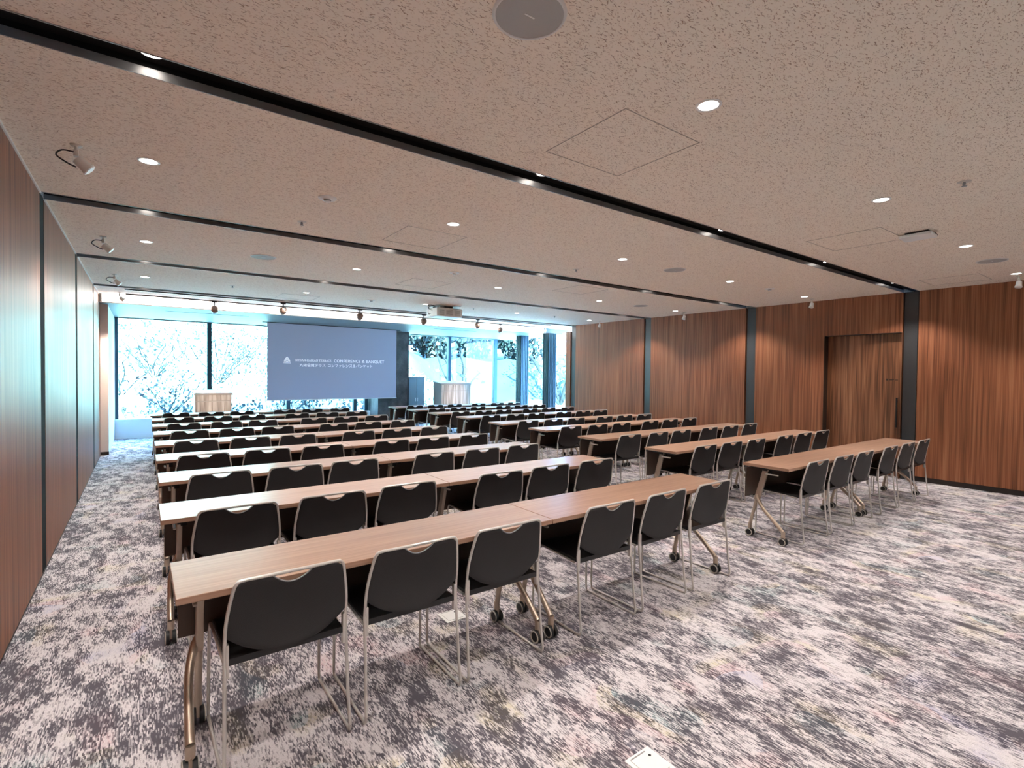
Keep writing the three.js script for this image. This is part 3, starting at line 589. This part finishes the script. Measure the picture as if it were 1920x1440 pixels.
// ------------------------------------------------------------------ outside: banked garden beyond the glass
{
  const N1 = noiseTable(64, 5), N2 = noiseTable(64, 15);
  const nz = (x, z, s) => tileNoise(N1, 64, x / s / 64 + 10, z / s / 64 + 10), n2 = (x, z, s) => tileNoise(N2, 64, x / s / 64 + 10, z / s / 64 + 10);
  const bank = (x, z) => { // height of the ground
    const dz = -14.6 - z, steep = THREE.MathUtils.smoothstep(x, 7, 14);
    const left = Math.max(0, dz) * 0.62, right = THREE.MathUtils.smoothstep(-z, 20, 26) * 2.6 + Math.max(0, -z - 26) * 0.1;
    return -0.35 + left * (1 - steep) + right * steep + (nz(x, z, 1.3) - 0.5) * 0.5 + (n2(x, z, 0.5) - 0.5) * 0.18;
  };
  const GX = 110, GZ = 60, g = new THREE.PlaneGeometry(1, 1, GX, GZ), p = g.attributes.position, col = new Float32Array(p.count * 3);
  for (let i = 0; i < p.count; i++) {
    const x = -16 + (p.getX(i) + 0.5) * 66, t = p.getY(i) + 0.5, z = -12.4 - t * 26;
    const xx = x, zz = z + 8 * (1 - t) * THREE.MathUtils.smoothstep(x, 10.3, 15);
    p.setXYZ(i, xx, bank(xx, zz) - (t < 0.02 ? 0.3 : 0), zz);
    const lawn = THREE.MathUtils.smoothstep(-zz, 20.2, 21) * THREE.MathUtils.smoothstep(xx, 8, 12), k = n2(xx, zz, 0.8), pale = THREE.MathUtils.smoothstep(xx, 9, 14) * (1 - THREE.MathUtils.smoothstep(-zz, 19, 22));
    const gr = [0.34 + 0.18 * k, 0.40 + 0.16 * k, 0.34 + 0.14 * k], st = [0.62, 0.62, 0.6];
    for (let c = 0; c < 3; c++) col[i * 3 + c] = (gr[c] * (1 - pale) + st[c] * pale) * (1 - lawn) + [0.012, 0.03, 0.026][c] * (0.7 + 0.6 * k) * lawn;
  }
  g.setAttribute('color', new THREE.BufferAttribute(col, 3)); g.computeVertexNormals();
  const land = part('garden_bank', g, std('leafy_ground', { vertexColors: true, roughness: 1, side: THREE.DoubleSide })); land.userData.kind = 'structure'; scene.add(land);

  // ivy and ground plants: nobody could count these leaves
  const leaf = new THREE.BufferGeometry(); leaf.setAttribute('position', new THREE.Float32BufferAttribute([0, 0, 0, 0.32, 0.5, 0.06, 0, 1, 0, -0.32, 0.5, 0.06], 3)); leaf.setAttribute('uv', new THREE.Float32BufferAttribute([0.5, 0, 1, 0.5, 0.5, 1, 0, 0.5], 2)); leaf.setIndex([0, 1, 2, 0, 2, 3]); leaf.computeVertexNormals();
  const leafMat = Object.assign(new THREE.MeshPhysicalMaterial({ roughness: 0.9, side: THREE.DoubleSide, transmission: 0.35, thickness: 0 }), { name: 'leaf' });
  const leafCol = [[0.40, 0.48, 0.38], [0.5, 0.55, 0.48], [0.36, 0.46, 0.40], [0.55, 0.58, 0.52], [0.45, 0.5, 0.46]], darkCol = [[0.003, 0.014, 0.013], [0.002, 0.005, 0.006], [0.006, 0.026, 0.022], [0.012, 0.03, 0.028]];  // dark list: deep greens, plus near-black leaves painting in the shaded gaps
  function leaves(name, count, where, size, tint = 1, dark = () => 0.12) {
    const m = new THREE.InstancedMesh(leaf, leafMat, count); shade(m); m.name = name; m.userData.kind = 'stuff';
    const q = new THREE.Quaternion(), e = new THREE.Euler(), mt = new THREE.Matrix4(), c = new THREE.Color();
    for (let i = 0; i < count; i++) {
      const [x, y, z] = where(); e.set(rr(-1.2, 1.2), rr(0, 6.28), rr(-1.2, 1.2)); q.setFromEuler(e); const s = size * rr(0.6, 1.5);
      mt.compose(V(x, y, z), q, V(s, s, s)); m.setMatrixAt(i, mt);
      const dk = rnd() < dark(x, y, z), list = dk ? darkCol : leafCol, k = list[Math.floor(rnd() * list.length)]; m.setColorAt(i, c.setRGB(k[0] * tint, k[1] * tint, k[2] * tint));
    }
    return m;
  }
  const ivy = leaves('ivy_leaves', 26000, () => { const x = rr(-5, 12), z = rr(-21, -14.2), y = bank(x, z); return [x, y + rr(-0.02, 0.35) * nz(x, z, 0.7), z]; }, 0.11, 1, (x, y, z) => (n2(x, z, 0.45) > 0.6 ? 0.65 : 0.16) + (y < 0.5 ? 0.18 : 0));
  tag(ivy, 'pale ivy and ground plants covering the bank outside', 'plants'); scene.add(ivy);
  // bare shrubs and leafy trees
  const bark = std('bark', { color: lin(0.006, 0.0065, 0.007), roughness: 0.95 });
  function shrub(x, z, h, label, nStem, nLeaf, spread, tint, name = 'garden_shrub') {
    const g0 = thing(name, label, name === 'garden_shrub' ? 'shrub' : 'tree', name === 'garden_shrub' ? 'shrubs on the bank outside' : 'trees beyond the garden'), y0 = bank(x, z); g0.position.set(x, y0, z);
    const tips = [], geos = [];
    for (let i = 0; i < nStem; i++) {
      const a = rr(0, 6.28), l = h * rr(0.6, 1), pts = [[0, -0.1, 0]]; let px = 0, py = 0, pz = 0;
      for (let k = 1; k <= 4; k++) { px += Math.cos(a) * spread * rr(0.1, 0.35); pz += Math.sin(a) * spread * rr(0.1, 0.35); py += l / 4; pts.push([px + rr(-0.06, 0.06), py, pz + rr(-0.06, 0.06)]); tips.push([px, py, pz]); }
      geos.push(tube(pts, h * (name === 'garden_shrub' ? 0.011 : 0.018), 10, 5));
      for (let k = 0; k < 3; k++) { const b = pts[2 + (k % 3)], aa = rr(0, 6.28), ll = l * rr(0.15, 0.35); const e = [b[0] + Math.cos(aa) * ll, b[1] + ll * rr(0.2, 0.8), b[2] + Math.sin(aa) * ll]; geos.push(tube([b, [(b[0] + e[0]) / 2, (b[1] + e[1]) / 2 + 0.03, (b[2] + e[2]) / 2], e], h * 0.006, 5, 4)); tips.push(e); }
    }
    part('stems', merge(geos), bark, g0);
    if (nLeaf) { const f = leaves('foliage', nLeaf, () => { const t = tips[Math.floor(rnd() * tips.length)], r = spread * 0.35; return [t[0] + rr(-r, r), t[1] + rr(-r, r), t[2] + rr(-r, r)]; }, name === 'garden_shrub' ? 0.1 : 0.2, tint); g0.add(f); }
  }
  const sh = [[-0.6, -16.2, 1.5, 'bare twiggy shrub by the left window jamb', 9, 60, 1.2, 0.1], [0.5, -15.5, 1.0, 'low twiggy shrub behind the left lectern', 9, 160, 0.9, 0.05], [1.9, -16.8, 1.4, 'bare shrub right of the first window post', 8, 90, 1.2, 0.1], [2.8, -17.9, 1.3, 'leafy dark shrub high on the bank left of the screen', 7, 420, 1.0, 0.05], [3.9, -15.5, 0.9, 'leafy shrub seen below the screen', 7, 300, 1.0, 0.06], [-2.9, -18.2, 1.6, 'thin bare shrub at the far left of the bank', 8, 60, 1.2, 0.1], [0.2, -17.2, 1.2, 'bare shrub halfway up the bank behind the left window', 8, 80, 1.3, 0.08], [1.1, -18.3, 1.2, 'bare shrub high on the bank above the left lectern', 8, 80, 1.3, 0.08]];
  for (const a of sh) shrub(...a);
  const tr = [[11.4, -17.5, 2.2, 'thin bare tree behind the right lectern', 5, 60, 1.4, 0.1], [19.5, -20, 5, 'pale tree beyond the first ribbed column', 6, 500, 2.5, 0.6], [18.5, -12.5, 5, 'pale tree beyond the right-hand window', 6, 500, 2.5, 0.6]];
  for (const [x, z, h, l, s, nl, sp, t] of tr) shrub(x, z, h, l, s, nl, sp, t, 'garden_tree');
  // dense evergreens along the top of the far lawn
  [[12.2, -26, 'dark evergreen behind the blue-grey cabinet'], [15.4, -27.5, 'dark evergreen behind the right lectern'], [18.6, -28, 'dark evergreen left of the window corner post'], [22, -27, 'dark evergreen right of the window corner post']].forEach(([x, z, label]) => {
    const g0 = thing('evergreen_tree', label, 'tree', 'dark evergreens beyond the lawn'), y0 = bank(x, z); g0.position.set(x, y0 - 0.1, z);
    part('trunk', tube([[0, -0.3, 0], [0.1, 1.5, 0.05], [0, 3.5, 0]], 0.16, 10, 7), bark, g0);
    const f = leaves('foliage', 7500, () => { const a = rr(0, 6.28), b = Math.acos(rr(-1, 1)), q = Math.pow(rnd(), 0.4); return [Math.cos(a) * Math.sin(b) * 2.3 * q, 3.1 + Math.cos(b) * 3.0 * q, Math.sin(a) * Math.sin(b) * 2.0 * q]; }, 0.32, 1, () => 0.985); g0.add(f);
  });
}

renderer.render(scene, camera);
